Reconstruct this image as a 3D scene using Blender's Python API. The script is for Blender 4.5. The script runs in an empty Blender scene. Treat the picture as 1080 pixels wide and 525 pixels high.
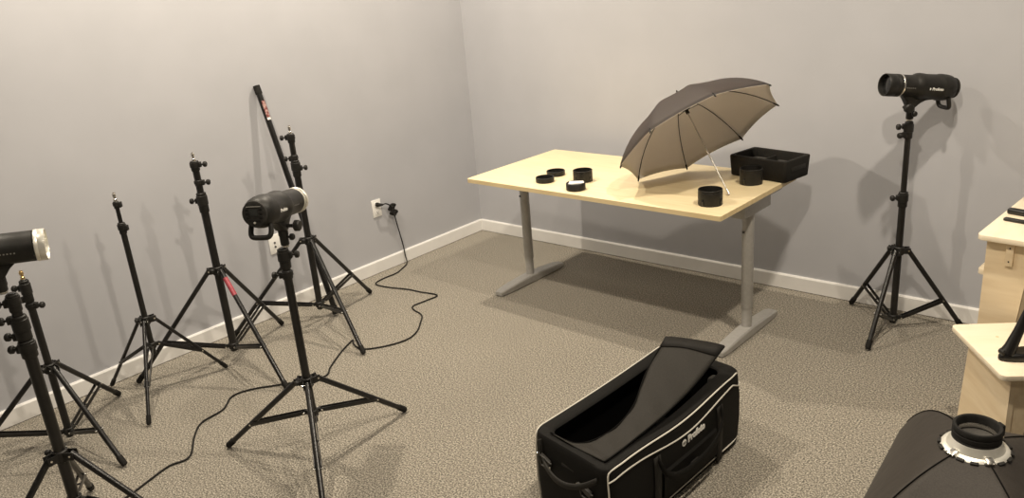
import bpy, bmesh, math, random
from mathutils import Vector, Matrix, Euler
random.seed(7)
PI = math.pi
C = bpy.context.scene.collection

# ------------------------------------------------------------------ materials
def principled(name, col, rough=.5, metal=0., spec=.5, sheen=0.):
    m = bpy.data.materials.new(name); m.use_nodes = True
    b = m.node_tree.nodes['Principled BSDF']
    b.inputs['Base Color'].default_value = (*col, 1)
    b.inputs['Roughness'].default_value = rough
    b.inputs['Metallic'].default_value = metal
    b.inputs['Specular IOR Level'].default_value = spec
    if sheen:
        b.inputs['Sheen Weight'].default_value = sheen
        b.inputs['Sheen Roughness'].default_value = .5
    return m

def N(m, t, **kw):
    n = m.node_tree.nodes.new(t)
    for k, v in kw.items(): setattr(n, k, v)
    return n

def noise_mat(name, c1, c2, scale, rough=.6, metal=0., spec=.5, bump=0., bscale=None, detail=3., stretch=None, lo=.35, hi=.65, sheen=0., bdist=.002):
    m = principled(name, c1, rough, metal, spec, sheen)
    L = m.node_tree.links; b = m.node_tree.nodes['Principled BSDF']
    tc = N(m, 'ShaderNodeTexCoord'); src = tc.outputs['Object']
    if stretch:
        mp = N(m, 'ShaderNodeMapping'); mp.inputs['Scale'].default_value = stretch
        L.new(src, mp.inputs['Vector']); src = mp.outputs['Vector']
    n = N(m, 'ShaderNodeTexNoise'); n.inputs['Scale'].default_value = scale; n.inputs['Detail'].default_value = detail
    L.new(src, n.inputs['Vector'])
    r = N(m, 'ShaderNodeValToRGB')
    r.color_ramp.elements[0].position = lo; r.color_ramp.elements[0].color = (*c1, 1)
    r.color_ramp.elements[1].position = hi; r.color_ramp.elements[1].color = (*c2, 1)
    L.new(n.outputs['Fac'], r.inputs['Fac']); L.new(r.outputs['Color'], b.inputs['Base Color'])
    if bump:
        n2 = N(m, 'ShaderNodeTexNoise'); n2.inputs['Scale'].default_value = bscale or scale; n2.inputs['Detail'].default_value = 2
        L.new(src, n2.inputs['Vector'])
        bp = N(m, 'ShaderNodeBump'); bp.inputs['Strength'].default_value = bump; bp.inputs['Distance'].default_value = bdist
        L.new(n2.outputs['Fac'], bp.inputs['Height']); L.new(bp.outputs['Normal'], b.inputs['Normal'])
    return m

def carpet_mat():
    m = principled('carpet', (.3, .28, .25), .95, 0, .1, .15)
    L = m.node_tree.links; b = m.node_tree.nodes['Principled BSDF']
    tc = N(m, 'ShaderNodeTexCoord')
    v = N(m, 'ShaderNodeTexNoise'); v.inputs['Scale'].default_value = 150; v.inputs['Detail'].default_value = 3; v.inputs['Roughness'].default_value = .65
    L.new(tc.outputs['Object'], v.inputs['Vector'])
    r = N(m, 'ShaderNodeValToRGB'); e = r.color_ramp.elements
    e[0].position = .36; e[0].color = (.058, .054, .046, 1)
    e[1].position = .66; e[1].color = (.55, .505, .42, 1)
    k = e.new(.5); k.color = (.238, .215, .175, 1)
    L.new(v.outputs['Fac'], r.inputs['Fac'])
    big = N(m, 'ShaderNodeTexNoise'); big.inputs['Scale'].default_value = 1.6; big.inputs['Detail'].default_value = 3
    L.new(tc.outputs['Object'], big.inputs['Vector'])
    mr = N(m, 'ShaderNodeMapRange'); mr.inputs['To Min'].default_value = .90; mr.inputs['To Max'].default_value = 1.10
    L.new(big.outputs['Fac'], mr.inputs['Value'])
    mx = N(m, 'ShaderNodeMix', data_type='RGBA', blend_type='MULTIPLY'); mx.inputs['Factor'].default_value = 1
    L.new(r.outputs['Color'], mx.inputs[6]); L.new(mr.outputs['Result'], mx.inputs[7])
    L.new(mx.outputs[2], b.inputs['Base Color'])
    bp = N(m, 'ShaderNodeBump'); bp.inputs['Strength'].default_value = .8; bp.inputs['Distance'].default_value = .006
    L.new(v.outputs['Fac'], bp.inputs['Height']); L.new(bp.outputs['Normal'], b.inputs['Normal'])
    return m

M = {}
M['wall'] = noise_mat('wall_paint', (.422, .426, .450), (.442, .446, .471), 3, .7, 0, .3, .12, 180, bdist=.001)
M['ceil'] = principled('ceiling_paint', (.52, .515, .50), .9)
M['trim'] = noise_mat('white_trim', (.74, .73, .71), (.79, .78, .76), 6, .45)
M['carpet'] = carpet_mat()
M['gap'] = principled('carpet_gap', (.05, .045, .04), .9)
M['black'] = noise_mat('black_tube', (.006, .0055, .005), (.011, .010, .009), 25, .30, 0, .5)
M['blackplastic'] = noise_mat('black_plastic', (.010, .0095, .008), (.016, .0147, .0127), 40, .48, 0, .35, .1, 400)
M['blackmatte'] = noise_mat('black_matte', (.018, .017, .015), (.03, .028, .025), 60, .75, 0, .3)
M['rubber'] = noise_mat('black_rubber', (.010, .0095, .0085), (.016, .0147, .013), 50, .75, 0, .25)
M['steel'] = noise_mat('bright_steel', (.72, .70, .66), (.82, .8, .75), 30, .25, 1.)
M['shaft'] = noise_mat('dull_steel', (.42, .40, .36), (.52, .5, .45), 30, .42, .9)
M['brass'] = noise_mat('brass', (.62, .45, .2), (.75, .55, .28), 30, .3, 1.)
M['satin'] = noise_mat('satin_silver', (.80, .78, .70), (.88, .86, .78), 30, .35, .55)
M['white'] = principled('white_plastic', (.82, .81, .78), .4)
M['whiteprint'] = principled('white_print', (.85, .84, .80), .6)
M['greyprint'] = principled('grey_print', (.22, .21, .19), .6)
M['red'] = noise_mat('red_label', (.27, .03, .045), (.36, .06, .075), 60, .45)
M['redpale'] = noise_mat('faded_red_print', (.16, .03, .03), (.42, .27, .24), 70, .5, lo=.45, hi=.6)
M['dark'] = principled('dark_glass', (.01, .01, .01), .08, 0, .6)
M['screen'] = principled('grey_screen', (.03, .032, .03), .15)
M['birch'] = noise_mat('birch_laminate', (.78, .645, .395), (.83, .705, .455), 5, .38, 0, .4, stretch=(1, 9, 1))
M['edgeband'] = noise_mat('birch_edge', (.64, .50, .27), (.71, .57, .33), 5, .45, stretch=(1, 9, 1))
M['leggrey'] = noise_mat('grey_metal_paint', (.40, .39, .37), (.44, .43, .41), 60, .42, .3, .5)
M['nylon'] = noise_mat('black_nylon', (.004, .0037, .0031), (.009, .0082, .007), 420, .72, 0, .16, .3, 500)
M['nyloninside'] = noise_mat('black_lining', (.003, .003, .0025), (.006, .0055, .005), 300, .9, 0, .1)
M['flap'] = noise_mat('dark_grey_nylon', (.016, .0145, .012), (.027, .0242, .020), 380, .68, 0, .22, .3, 480)
M['flapedge'] = noise_mat('flap_binding', (.009, .008, .0068), (.015, .0135, .0115), 380, .7, 0, .2, .3, 480)
M['clip'] = noise_mat('dark_grey_clip', (.03, .028, .024), (.045, .041, .036), 80, .5)
M['webbing'] = noise_mat('webbing', (.015, .014, .012), (.026, .024, .021), 500, .7, 0, .25, .4, 600)
M['piping'] = principled('white_piping', (.62, .59, .52), .5)
M['softfab'] = noise_mat('softbox_fabric', (.024, .0195, .0155), (.036, .030, .024), 260, .6, 0, .3, .25, 9, sheen=.04, bdist=.02)
M['canopyblack'] = noise_mat('umbrella_black', (.020, .019, .022), (.030, .028, .032), 300, .6, 0, .4, .15, 500)
M['canopywhite'] = noise_mat('umbrella_white', (.80, .76, .68), (.85, .81, .73), 12, .75)
def translucent(m, col, f):
    nt = m.node_tree; L = nt.links; out = nt.nodes['Material Output']; b = nt.nodes['Principled BSDF']
    tr = nt.nodes.new('ShaderNodeBsdfTranslucent'); tr.inputs['Color'].default_value = (*col, 1)
    mx = nt.nodes.new('ShaderNodeMixShader'); mx.inputs[0].default_value = f
    L.new(b.outputs[0], mx.inputs[1]); L.new(tr.outputs[0], mx.inputs[2]); L.new(mx.outputs[0], out.inputs['Surface'])
translucent(M['canopyblack'], (.86, .83, .84), .53)
translucent(M['canopywhite'], (.97, .94, .88), .66)
M['trayfab'] = noise_mat('tray_fabric', (.011, .010, .0085), (.021, .019, .016), 300, .8, 0, .22, .3, 500)
M['foam'] = noise_mat('grey_foam', (.05, .047, .042), (.07, .065, .058), 200, .9)
M['ply'] = noise_mat('plywood_face', (.70, .555, .36), (.80, .665, .46), 4, .55, 0, .3, stretch=(1, 7, 7), lo=.3, hi=.7)
M['plytop'] = noise_mat('plywood_top', (.80, .69, .51), (.86, .765, .60), 4, .5, 0, .3, stretch=(7, 1, 7), lo=.3, hi=.7)

# ------------------------------------------------------------------ mesh building
class MB:
    def __init__(s): s.bm = bmesh.new()
    def _join(s, b2, mat=None):
        if mat is not None: b2.transform(mat)
        me = bpy.data.meshes.new('tmp'); b2.to_mesh(me); b2.free()
        s.bm.from_mesh(me); bpy.data.meshes.remove(me)
    def box(s, c, size, rot=None, bevel=0., seg=2):
        b = bmesh.new(); bmesh.ops.create_cube(b, size=1)
        b.transform(Matrix.Diagonal((*size, 1)))
        if bevel: bmesh.ops.bevel(b, geom=b.edges[:], offset=bevel, segments=seg, profile=.5, affect='EDGES')
        mt = Matrix.Translation(c)
        if rot is not None: mt = mt @ (rot.to_4x4() if isinstance(rot, Matrix) else Euler(rot).to_matrix().to_4x4())
        s._join(b, mt); return s
    def bar(s, a, b, w, h, bevel=0., up=(0, 0, 1)):
        a, b = Vector(a), Vector(b); d = (b-a); L = d.length; x = d.normalized()
        y = Vector(up).cross(x)
        if y.length < 1e-4: y = Vector((0, 1, 0))
        y.normalize(); z = x.cross(y)
        return s.box((a+b)/2, (L, w, h), Matrix((x, y, z)).transposed(), bevel)
    def tube(s, pts, r, n=14, cap=True):
        pts = [Vector(p) for p in pts]; k = len(pts)
        rs = r if isinstance(r, (list, tuple)) else [r]*k
        T = []
        for i in range(k):
            d = pts[min(i+1, k-1)] - pts[max(i-1, 0)]
            T.append(d.normalized() if d.length > 1e-9 else (T[-1] if T else Vector((0, 0, 1))))
        u = T[0].orthogonal().normalized(); rings = []
        for i in range(k):
            u = (u - T[i]*u.dot(T[i])).normalized(); v = T[i].cross(u)
            rings.append([s.bm.verts.new(pts[i] + rs[i]*(math.cos(2*PI*j/n)*u + math.sin(2*PI*j/n)*v)) for j in range(n)])
        for i in range(k-1):
            for j in range(n):
                s.bm.faces.new((rings[i][j], rings[i][(j+1) % n], rings[i+1][(j+1) % n], rings[i+1][j]))
        if cap:
            s.bm.faces.new(rings[0][::-1]); s.bm.faces.new(rings[-1])
        return s
    def lathe(s, prof, n=32, mat=None):
        """prof: (radius, height) pairs, revolved about local Z"""
        b = bmesh.new(); rings = []
        for r, z in prof:
            if r < 1e-6: rings.append([b.verts.new((0, 0, z))])
            else: rings.append([b.verts.new((r*math.cos(2*PI*j/n), r*math.sin(2*PI*j/n), z)) for j in range(n)])
        for A, B in zip(rings, rings[1:]):
            for j in range(n):
                q = (j+1) % n
                if len(A) == 1 and len(B) == 1: continue
                if len(A) == 1: b.faces.new((A[0], B[q], B[j]))
                elif len(B) == 1: b.faces.new((A[j], A[q], B[0]))
                else: b.faces.new((A[j], A[q], B[q], B[j]))
        bmesh.ops.recalc_face_normals(b, faces=b.faces[:])
        s._join(b, mat); return s
    def loft(s, loops, cap0=False, cap1=False, closed=True):
        R = [[s.bm.verts.new(p) for p in lp] for lp in loops]; n = len(R[0])
        for A, B in zip(R, R[1:]):
            for j in range(n if closed else n-1):
                q = (j+1) % n
                s.bm.faces.new((A[j], A[q], B[q], B[j]))
        if cap0: s.bm.faces.new(R[0][::-1])
        if cap1: s.bm.faces.new(R[-1])
        return s
    def prism(s, poly, axis_mat, h0, h1, bevel=0.):
        """polygon in local XY extruded in local Z from h0 to h1 then axis_mat"""
        b = bmesh.new()
        A = [b.verts.new((x, y, h0)) for x, y in poly]; B = [b.verts.new((x, y, h1)) for x, y in poly]
        n = len(poly)
        b.faces.new(A[::-1]); b.faces.new(B)
        for j in range(n): b.faces.new((A[j], A[(j+1) % n], B[(j+1) % n], B[j]))
        bmesh.ops.recalc_face_normals(b, faces=b.faces[:])
        if bevel: bmesh.ops.bevel(b, geom=b.edges[:], offset=bevel, segments=2, profile=.5, affect='EDGES')
        s._join(b, axis_mat); return s
    def obj(s, name, mat, parent=None, loc=None, angle=38, recalc=True, mats=None):
        if recalc: bmesh.ops.recalc_face_normals(s.bm, faces=s.bm.faces[:])
        me = bpy.data.meshes.new(name); s.bm.to_mesh(me); s.bm.free()
        for m in (mats or [mat]): me.materials.append(m)
        me.polygons.foreach_set('use_smooth', [True]*len(me.polygons))
        me.set_sharp_from_angle(angle=math.radians(angle))
        o = bpy.data.objects.new(name, me); C.objects.link(o)
        if loc: o.location = loc
        if parent: o.parent = parent
        return o

def thing(name, label, cat, loc=(0, 0, 0), rz=0., group=None):
    o = bpy.data.objects.new(name, None); C.objects.link(o)
    o.location = loc; o.rotation_euler = (0, 0, rz); o.empty_display_size = .1
    return tag(o, label, cat, group)
def tag(o, label, cat, group=None):
    o['label'] = label; o['category'] = cat
    if group: o['group'] = group
    return o
def struct(o): o['kind'] = 'structure'; return o
def zcyl(r, z0, z1, b=.002):
    return [(0, z0), (r-b, z0), (r, z0+b), (r, z1-b), (r-b, z1), (0, z1)]
def T(x, y, z): return Matrix.Translation((x, y, z))
def align(loc, d):
    """matrix taking local Z to direction d at loc"""
    return Matrix.Translation(loc) @ Vector(d).to_track_quat('Z', 'Y').to_matrix().to_4x4()
def smooth_path(pts, n=8):
    P = [Vector(p) for p in pts]; out = []
    for i in range(len(P)-1):
        p0, p1, p2, p3 = P[max(i-1, 0)], P[i], P[i+1], P[min(i+2, len(P)-1)]
        for k in range(n):
            t = k/n
            out.append(.5*((2*p1)+(-p0+p2)*t+(2*p0-5*p1+4*p2-p3)*t*t+(-p0+3*p1-3*p2+p3)*t**3))
    out.append(P[-1]); return out
def text_mesh(name, s, size, mat, parent, matrix, bend=None, bold=.0, extrude=.0004):
    cu = bpy.data.curves.new(name, 'FONT'); cu.body = s; cu.size = size; cu.extrude = extrude; cu.offset = bold
    cu.align_x = 'CENTER'; cu.align_y = 'CENTER'; cu.resolution_u = 3
    t = bpy.data.objects.new(name+'_tmp', cu); C.objects.link(t)
    bpy.context.view_layer.update()
    me = bpy.data.meshes.new_from_object(t.evaluated_get(bpy.context.evaluated_depsgraph_get()))
    bpy.data.objects.remove(t); bpy.data.curves.remove(cu)
    if bend:
        for v in me.vertices: v.co = bend(v.co)
    else: me.transform(matrix)
    me.materials.clear(); me.materials.append(mat)
    o = bpy.data.objects.new(name, me); C.objects.link(o); o.parent = parent
    return o

# ------------------------------------------------------------------ the room
RX, RY, RZ = 7.0, -7.2, 3.33
def plane_box(name, lo, hi, mat):
    b = MB(); lo, hi = Vector(lo), Vector(hi)
    b.box((lo+hi)/2, hi-lo); return struct(b.obj(name, mat))
plane_box('floor', (-.12, RY-.12, -.1), (RX+.12, .12, 0), M['carpet'])
plane_box('ceiling', (-.12, RY-.12, RZ), (RX+.12, .12, RZ+.1), M['ceil'])
plane_box('wall_back', (-.12, 0, 0), (RX+.12, .12, RZ), M['wall'])
plane_box('wall_left', (-.12, RY, 0), (0, 0, RZ), M['wall'])
plane_box('wall_right', (RX, RY, 0), (RX+.12, 0, RZ), M['wall'])
plane_box('wall_front', (-.12, RY-.12, 0), (RX+.12, RY, RZ), M['wall'])
BH, BT = .0895, .014
def baseboard(name, length, mat4):
    poly = [(0, .004), (BT, .004), (BT, BH-.008), (BT-.005, BH), (0, BH)]
    b = MB(); b.prism(poly, mat4, 0, length)
    return struct(b.obj(name, M['trim'], angle=25))
# local X -> out of the wall, local Y -> up, local Z -> along the wall
baseboard('baseboard_left', 7.2, Matrix(((1, 0, 0, 0), (0, 0, -1, 0), (0, 1, 0, 0), (0, 0, 0, 1))))
baseboard('baseboard_back', 7.0, Matrix(((0, 0, 1, 0), (-1, 0, 0, 0), (0, 1, 0, 0), (0, 0, 0, 1))))

# ------------------------------------------------------------------ camera
f_px, pitch, roll, yaw = 842.41, .3333, -.0856, -.7390
cam_loc = Vector((4.1102, -4.1916, 1.8529))
F = Vector((math.sin(yaw)*math.cos(pitch), math.cos(yaw)*math.cos(pitch), -math.sin(pitch)))
R0 = Vector((math.cos(yaw), -math.sin(yaw), 0)); U0 = R0.cross(F)
R1 = R0*math.cos(roll)+U0*math.sin(roll); U1 = -R0*math.sin(roll)+U0*math.cos(roll)
cd = bpy.data.cameras.new('camera'); cam = bpy.data.objects.new('camera', cd); C.objects.link(cam)
cd.sensor_fit = 'HORIZONTAL'; cd.sensor_width = 36; cd.lens = f_px/1080*36; cd.clip_start = .05
cam.matrix_world = Matrix(((R1.x, U1.x, -F.x, cam_loc.x), (R1.y, U1.y, -F.y, cam_loc.y), (R1.z, U1.z, -F.z, cam_loc.z), (0, 0, 0, 1)))
bpy.context.scene.camera = cam
RIGHT = math.atan2(R0.y, R0.x)          # azimuth pointing to the viewer's right
LEFT = RIGHT + PI
TOWARD = RIGHT - PI/2

# ------------------------------------------------------------------ light stands
def knob(parent, z, az, tube_r, size=.014, length=.03, name='knob'):
    d = Vector((math.cos(az), math.sin(az), 0)); p = Vector((0, 0, z))
    b = MB(); b.tube([p+d*(tube_r-.002), p+d*(tube_r+length*.5)], .0045, 8)
    prof = [(0, 0), (size*.8, 0), (size, .003), (size, .012), (size*.75, .016), (0, .016)]
    b.lathe(prof, 14, align(p+d*(tube_r+length*.45), d))
    return b.obj(name, M['blackplastic'], parent)
def clamp(parent, z, h, r, knobs, lip=.003):
    b = MB(); b.lathe([(0, z-h/2), (r-.002, z-h/2), (r, z-h/2+.003), (r, z-h*.12), (r+lip, z-h*.1), (r+lip, z+h*.34), (r, z+h*.36), (r, z+h/2-.003), (r-.003, z+h/2), (0, z+h/2)], 20)
    for az, dz, *_ in knobs:
        d = Vector((math.cos(az), math.sin(az), 0)); b.box(Vector((0, 0, z+dz))+d*r, (.022, .022, .026), (0, 0, az), .003)
    c = b.obj('clamp', M['blackplastic'], parent)
    for az, dz, *k_ in knobs:
        if not k_: knob(c, z+dz, az, r+.008)
    return c
def stand(label, x, y, th, r, hc, hl, tubes, clamps, spigot=None, legr=.0115, colr=.03, brace=.64, sticker=None, spig_mat='steel', bottom=None):
    t = thing('light_stand', label, 'light stand', (x, y, 0), 0, 'black tripod light stands')
    z0, z1, tr = tubes[0]
    b = MB(); b.lathe(zcyl(tr, bottom if bottom is not None else max(hl-.03, .012), z1), 20); b.obj('column', M['black'], t)
    for z0, z1, tr in tubes[1:]:
        b = MB(); b.lathe(zcyl(tr, z0, z1), 18); b.obj('extension_tube', M['black'], t)
    for c in clamps: clamp(t, *c)
    # collar the legs hinge on
    b = MB(); b.lathe(zcyl(colr*.8, hc-.022, hc+.022, .004), 20)
    dirs = [Vector((math.cos(th+k*2*PI/3), math.sin(th+k*2*PI/3), 0)) for k in range(3)]
    for d in dirs:
        a = math.atan2(d.y, d.x)
        for s in (-1, 1):
            sd = Vector((-d.y, d.x, 0))*s*.0145
            b.box(d*(colr+.004)+sd+Vector((0, 0, hc+.002)), (.036, .005, .03), (0, 0, a), .002)
    sp = b.obj('leg_collar', M['blackplastic'], t)
    for d in dirs:
        sd = Vector((-d.y, d.x, 0)); c = d*(colr+.012)+Vector((0, 0, hc+.004))
        b = MB(); b.tube([c-sd*.02, c+sd*.02], .004, 8); b.obj('rivet', M['steel'], sp)
    knob(sp, hc+.012, th+PI/3, colr*.8, .011, .026)
    b = MB(); b.lathe(zcyl(tr if False else tubes[0][2]+.006, hl-.016, hl+.016, .003), 18)
    for d in dirs:
        a = math.atan2(d.y, d.x); b.box(d*(tubes[0][2]+.01)+Vector((0, 0, hl)), (.026, .012, .02), (0, 0, a), .002)
    b.obj('brace_collar', M['blackplastic'], t)
    for d in dirs:
        top = d*(colr+.012)+Vector((0, 0, hc+.004)); end = d*r+Vector((0, 0, .011))
        ax = (end-top).normalized()
        b = MB(); b.tube([top-ax*.008, end-ax*.02], legr, 14); leg = b.obj('leg', M['black'], t)
        b = MB(); b.tube([end-ax*.045, end-ax*.008, end], [legr+.0025, legr+.0025, legr-.002], 14); b.obj('rubber_foot', M['rubber'], leg)
        at = top.lerp(end, brace); st = d*(tubes[0][2]+.018)+Vector((0, 0, hl)); sd = Vector((-d.y, d.x, 0))
        b = MB()
        for s in (-1, 1): b.bar(st+sd*s*.0105, at+sd*s*(legr+.002), .004, .017, .001)
        b.bar(st.lerp(at, .5)-sd*.013, st.lerp(at, .5)+sd*.013, .006, .005)
        br = b.obj('brace', M['black'], t)
        for p in (st, at):
            b = MB(); b.tube([p-sd*(legr+.006), p+sd*(legr+.006)], .004, 8); b.obj('rivet', M['steel'], br)
        if sticker and d is dirs[sticker]:
            p0 = top.lerp(end, .06); p1 = top.lerp(end, .21)
            b = MB(); b.tube([p0, p1], legr+.0012, 14); b.obj('red_label', M['red'], leg)['label'] = 'red label wrapped round the leg'
    if spigot:
        z0, z1 = spigot; h = z1-z0
        b = MB(); b.lathe([(0, z0-.005), (.0085, z0-.005), (.0085, z0+h*.25), (.0055, z0+h*.32), (.0055, z0+h*.45), (.0085, z0+h*.52), (.0085, z0+h*.86), (.006, z0+h*.9), (.006, z1), (0, z1)], 14)
        b.obj('spigot', M[spig_mat], t)
    return t
rad = math.radians
# centre front, carrying a flash head
stand('black tripod light stand in mid carpet under the flash head that faces away from us', 1.507, -2.631, rad(205.6), .45, .355, .213,
      [(0, .87, .0165), (.87, .932, .0135)],
      [(.888, .08, .0215, [(RIGHT, .012)]), (.822, .035, .0205, [(LEFT, 0)])], bottom=.17)
# front left, silver-ended head on it
stand('black light stand at the lower left edge carrying the flash head with a silver rim', 1.317, -3.497, math.atan2(.172, -.418), .452, .42, .24,
      [(0, .80, .019), (.80, .98, .016), (.98, 1.021, .0125)],
      [(.825, .06, .0245, [(LEFT, .0)]), (.90, .085, .0235, [(LEFT, -.03), (LEFT+.25, .03)]), (.987, .06, .019, [(LEFT+.2, .0)])], bottom=.19)
# left, short one by the wall
stand('shortest black light stand, bare with brass spigot, behind the silver-rimmed flash head', .435, -3.22, rad(247.7), .42, .381, .067,
      [(0, .69, .0155), (.69, .80, .012)],
      [(.745, .10, .019, [(LEFT, .015), (LEFT+.3, -.035)]), (.678, .03, .0185, [(RIGHT, 0)])], spigot=(.80, .838), spig_mat='brass')
# thin one
stand('thinnest black light stand, bare topped, between the short stand and the red-labelled stand', .349, -2.742, rad(202.4), .332, .40, .267,
      [(0, .86, .0135), (.86, 1.0, .0095)],
      [(.872, .055, .0165, [(RIGHT, 0, 0)]), (.985, .035, .0125, [(RIGHT, 0, 0)])], spigot=(1.003, 1.045), legr=.0085, colr=.025, bottom=.22)
# sticker one
stand('tall bare black light stand with a red label on one leg', .40, -2.356, rad(237.8), .493, .539, .118,
      [(0, .88, .0195), (.88, 1.10, .0165)],
      [(.90, .10, .0235, [(LEFT, .01)]), (1.085, .05, .0205, [(RIGHT, .005)]), (1.0, .03, .0185, [(RIGHT, 0)])], spigot=(1.11, 1.152), sticker=1)
# by the wall with the pole
stand('bare black light stand by the wall beside the leaning black pole', .413, -1.805, rad(227.95), .509, .533, .149,
      [(0, .93, .018), (.93, 1.12, .0155)],
      [(.945, .09, .0225, [(RIGHT, 0)]), (1.11, .05, .0195, [(LEFT, .005)]), (1.0, .04, .018, [(LEFT, 0)])], spigot=(1.133, 1.179))
# right
stand('black light stand against the back wall with a flash head on top', 3.053, -.235, rad(146.7), .318, .415, .06,
      [(0, .66, .0165), (.66, 1.0525, .0135)],
      [(.675, .075, .021, [(LEFT, .01)]), (1.010, .08, .0185, [(LEFT, .018), (LEFT+.3, -.02)])])

# ------------------------------------------------------------------ flash heads
def flash_head(label, loc, az, pitch, cover, knob_at, lower, rim=None):
    t = thing('flash_head', label, 'studio flash', loc, 0, 'monolight flash heads')
    AX = .09
    rim0 = .113
    if rim: rim0 = rim
    rot = Matrix.Rotation(az, 4, 'Z')
    tilt = rot @ T(0, 0, AX*.25) @ Matrix.Rotation(-pitch, 4, 'Y') @ T(0, 0, -AX*.25)
    lat = tilt @ T(0, 0, AX) @ Matrix.Rotation(PI/2, 4, 'Y')      # lathe z -> local +x (the front)
    prof = [(0, -.198), (.030, -.198), (.044, -.192), (.0555, -.172), (.0595, -.15), (.0605, -.125), (.0605, -.118), (.0572, -.112), (.0572, -.05), (.0590, -.036), (.0600, -.018), (.0580, -.004),
            (.053, .008), (.0495, .016), (.0492, .072), (.0492, .115 if cover == 'silver' else .09), (0, .115 if cover == 'silver' else .09)]
    b = MB(); b.lathe(prof, 40, lat)
    poly = [(.062, .05), (.040, .030), (.022, .004), (.016, -.004), (-.016, -.004), (-.034, .014), (-.06, .029), (-.10, .036), (-.10, .06), (.062, .06)]
    m2 = tilt @ Matrix(((1, 0, 0, 0), (0, 0, -1, 0), (0, 1, 0, 0), (0, 0, 0, 1)))
    b.prism(poly, m2, -.02, .02, .004)
    body = b.obj('body', M['blackplastic'], t)
    # front end
    if cover == 'silver':
        b = MB(); b.lathe([(.0492, rim0), (.0508, rim0+.002), (.0508, rim0+.010), (.0498, rim0+.0115), (.0508, rim0+.013), (.0508, .148), (.0475, .1495), (.0465, .144), (.0465, .125)], 40, lat)
        b.obj('front_rim', M['satin'], t)['label'] = 'silver metal rim'
        b = MB(); b.lathe([(.0465, .128), (.040, .134), (.02, .139), (0, .140)], 32, lat); b.obj('front_glass', M['satin'], t)
    else:
        b = MB(); b.lathe([(.049, .072), (.0512, .074), (.0512, .079), (.0498, .081)], 40, lat); b.obj('front_rim', M['steel'], t)['label'] = 'thin silver ring'
        b = MB(); b.lathe([(.049, .08), (.0512, .082), (.0512, .10), (.0498, .102), (.0498, .108), (.0512, .11), (.0512, .146), (.049, .149), (.0465, .147), (.045, .135), (.045, .12)], 40, lat)
        b.obj('protective_cap', M['blackplastic'], t)
        b = MB(); b.lathe([(.0455, .128), (.03, .131), (0, .132)], 32, lat); b.obj('front_glass', M['dark'], t)
    # rear control panel
    pn = MB(); pn.lathe([(.047, -.190), (.046, -.2), (.040, -.2015), (0, -.2015)], 32, lat); panel = pn.obj('control_panel', M['blackmatte'], t)
    def onrear(y, z, sx, sz, name, mat, dep=.003):
        q = MB(); q.box((0, 0, 0), (dep, sx, sz), None, .0008)
        q.bm.transform(tilt @ T(-.2025, y, AX+z)); return q.obj(name, M[mat], panel)
    onrear(0, .004, .028, .024, 'display', 'screen')
    for yy in (-.026, .026):
        for zz in (.018, .004, -.010): onrear(yy, zz, .011, .008, 'button', 'blackplastic', .004)
    onrear(0, -.022, .05, .006, 'button', 'blackplastic', .004)
    onrear(0, .026, .055, .0025, 'panel_line', 'greyprint')
    q = MB(); q.lathe([(0, 0), (.004, 0), (.004, .004), (0, .005)], 12, tilt @ T(-.201, 0, AX-.031) @ Matrix.Rotation(-PI/2, 4, 'Y')); q.obj('button', M['satin'], panel)
    # loop handle under the rear
    hp = [(-.158, .037, .048), (-.165, .039, .022), (-.170, .036, .008), (-.173, .026, .001), (-.174, 0, 0), (-.173, -.026, .001), (-.170, -.036, .008), (-.165, -.039, .022), (-.158, -.037, .048)]
    b = MB(); b.tube([tilt @ Vector(p) for p in smooth_path(hp, 4)], .0095, 12); b.obj('handle', M['blackplastic'], t)
    # tilt bracket and socket
    b = MB(); zt = .012
    b.lathe([(0, -lower), (.013, -lower), (.0165, -lower+.004), (.0165, -.03), (.019, -.022), (.019, zt-.004), (.015, zt), (0, zt)], 20)
    b.obj('tilt_socket', M['blackplastic'], t)
    b = MB(); b.lathe(zcyl(.0142, -lower-.006, -lower+.002, .001), 18); b.obj('socket_ring', M['steel'], t)
    kd = Vector((0, knob_at[1], 0)).normalized(); p0 = Vector(knob_at)
    b = MB(); b.tube([rot @ (p0-kd*abs(knob_at[1])), rot @ p0], .007, 10)
    b.lathe([(0, -.002), (.016, -.002), (.0215, .002), (.0215, .017), (.017, .022), (0, .022)], 18, align(rot @ p0, rot.to_3x3() @ kd)); b.obj('tilt_knob', M['blackplastic'], t)
    b = MB(); kd2 = -kd
    q0 = Vector((.0, 0, -.032)); b.tube([rot @ q0, rot @ (q0+kd*.03)], .005, 8)
    b.lathe([(0, 0), (.011, 0), (.013, .003), (.013, .012), (.009, .016), (0, .016)], 14, align(rot @ (q0+kd*.026), rot.to_3x3() @ kd)); b.obj('lock_screw', M['blackplastic'], t)
    # markings on both flanks: maker's name on the wide rear, small row of symbols on the front tube
    for side in (1, -1):
        def bend(r, x0, ang, flip):
            def g(co):
                a = ang + co.y/r                      # angle up the flank
                rr = r+.0006+co.z
                return tilt @ Vector((x0 + (-co.x if flip else co.x), side*rr*math.cos(a), AX + rr*math.sin(a)))
            return g
        # reading left to right from outside: on +y the front lies to the viewer's left when seen from +y
        flip = side > 0
        nm = text_mesh('maker_name', 'Profoto', .0175, M['whiteprint'], body, None, bend(.0572, -.082, -.08, flip), .0006)
        ic = MB(); ic.lathe([(0, 0), (.0055, 0), (.0055, .0005), (0, .0005)], 16)
        ic.bm.transform(Matrix.Rotation(0, 4, 'Z'))
        for v in ic.bm.verts: v.co = bend(.0572, -.082 + (.040 if flip else -.040), -.08, flip)(v.co)
        ic.obj('maker_emblem', M['whiteprint'], body)
        sy = MB()
        for k in range(5): sy.box(((k-2)*.0095, 0, 0), (.0045, .004, .0006))
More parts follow.
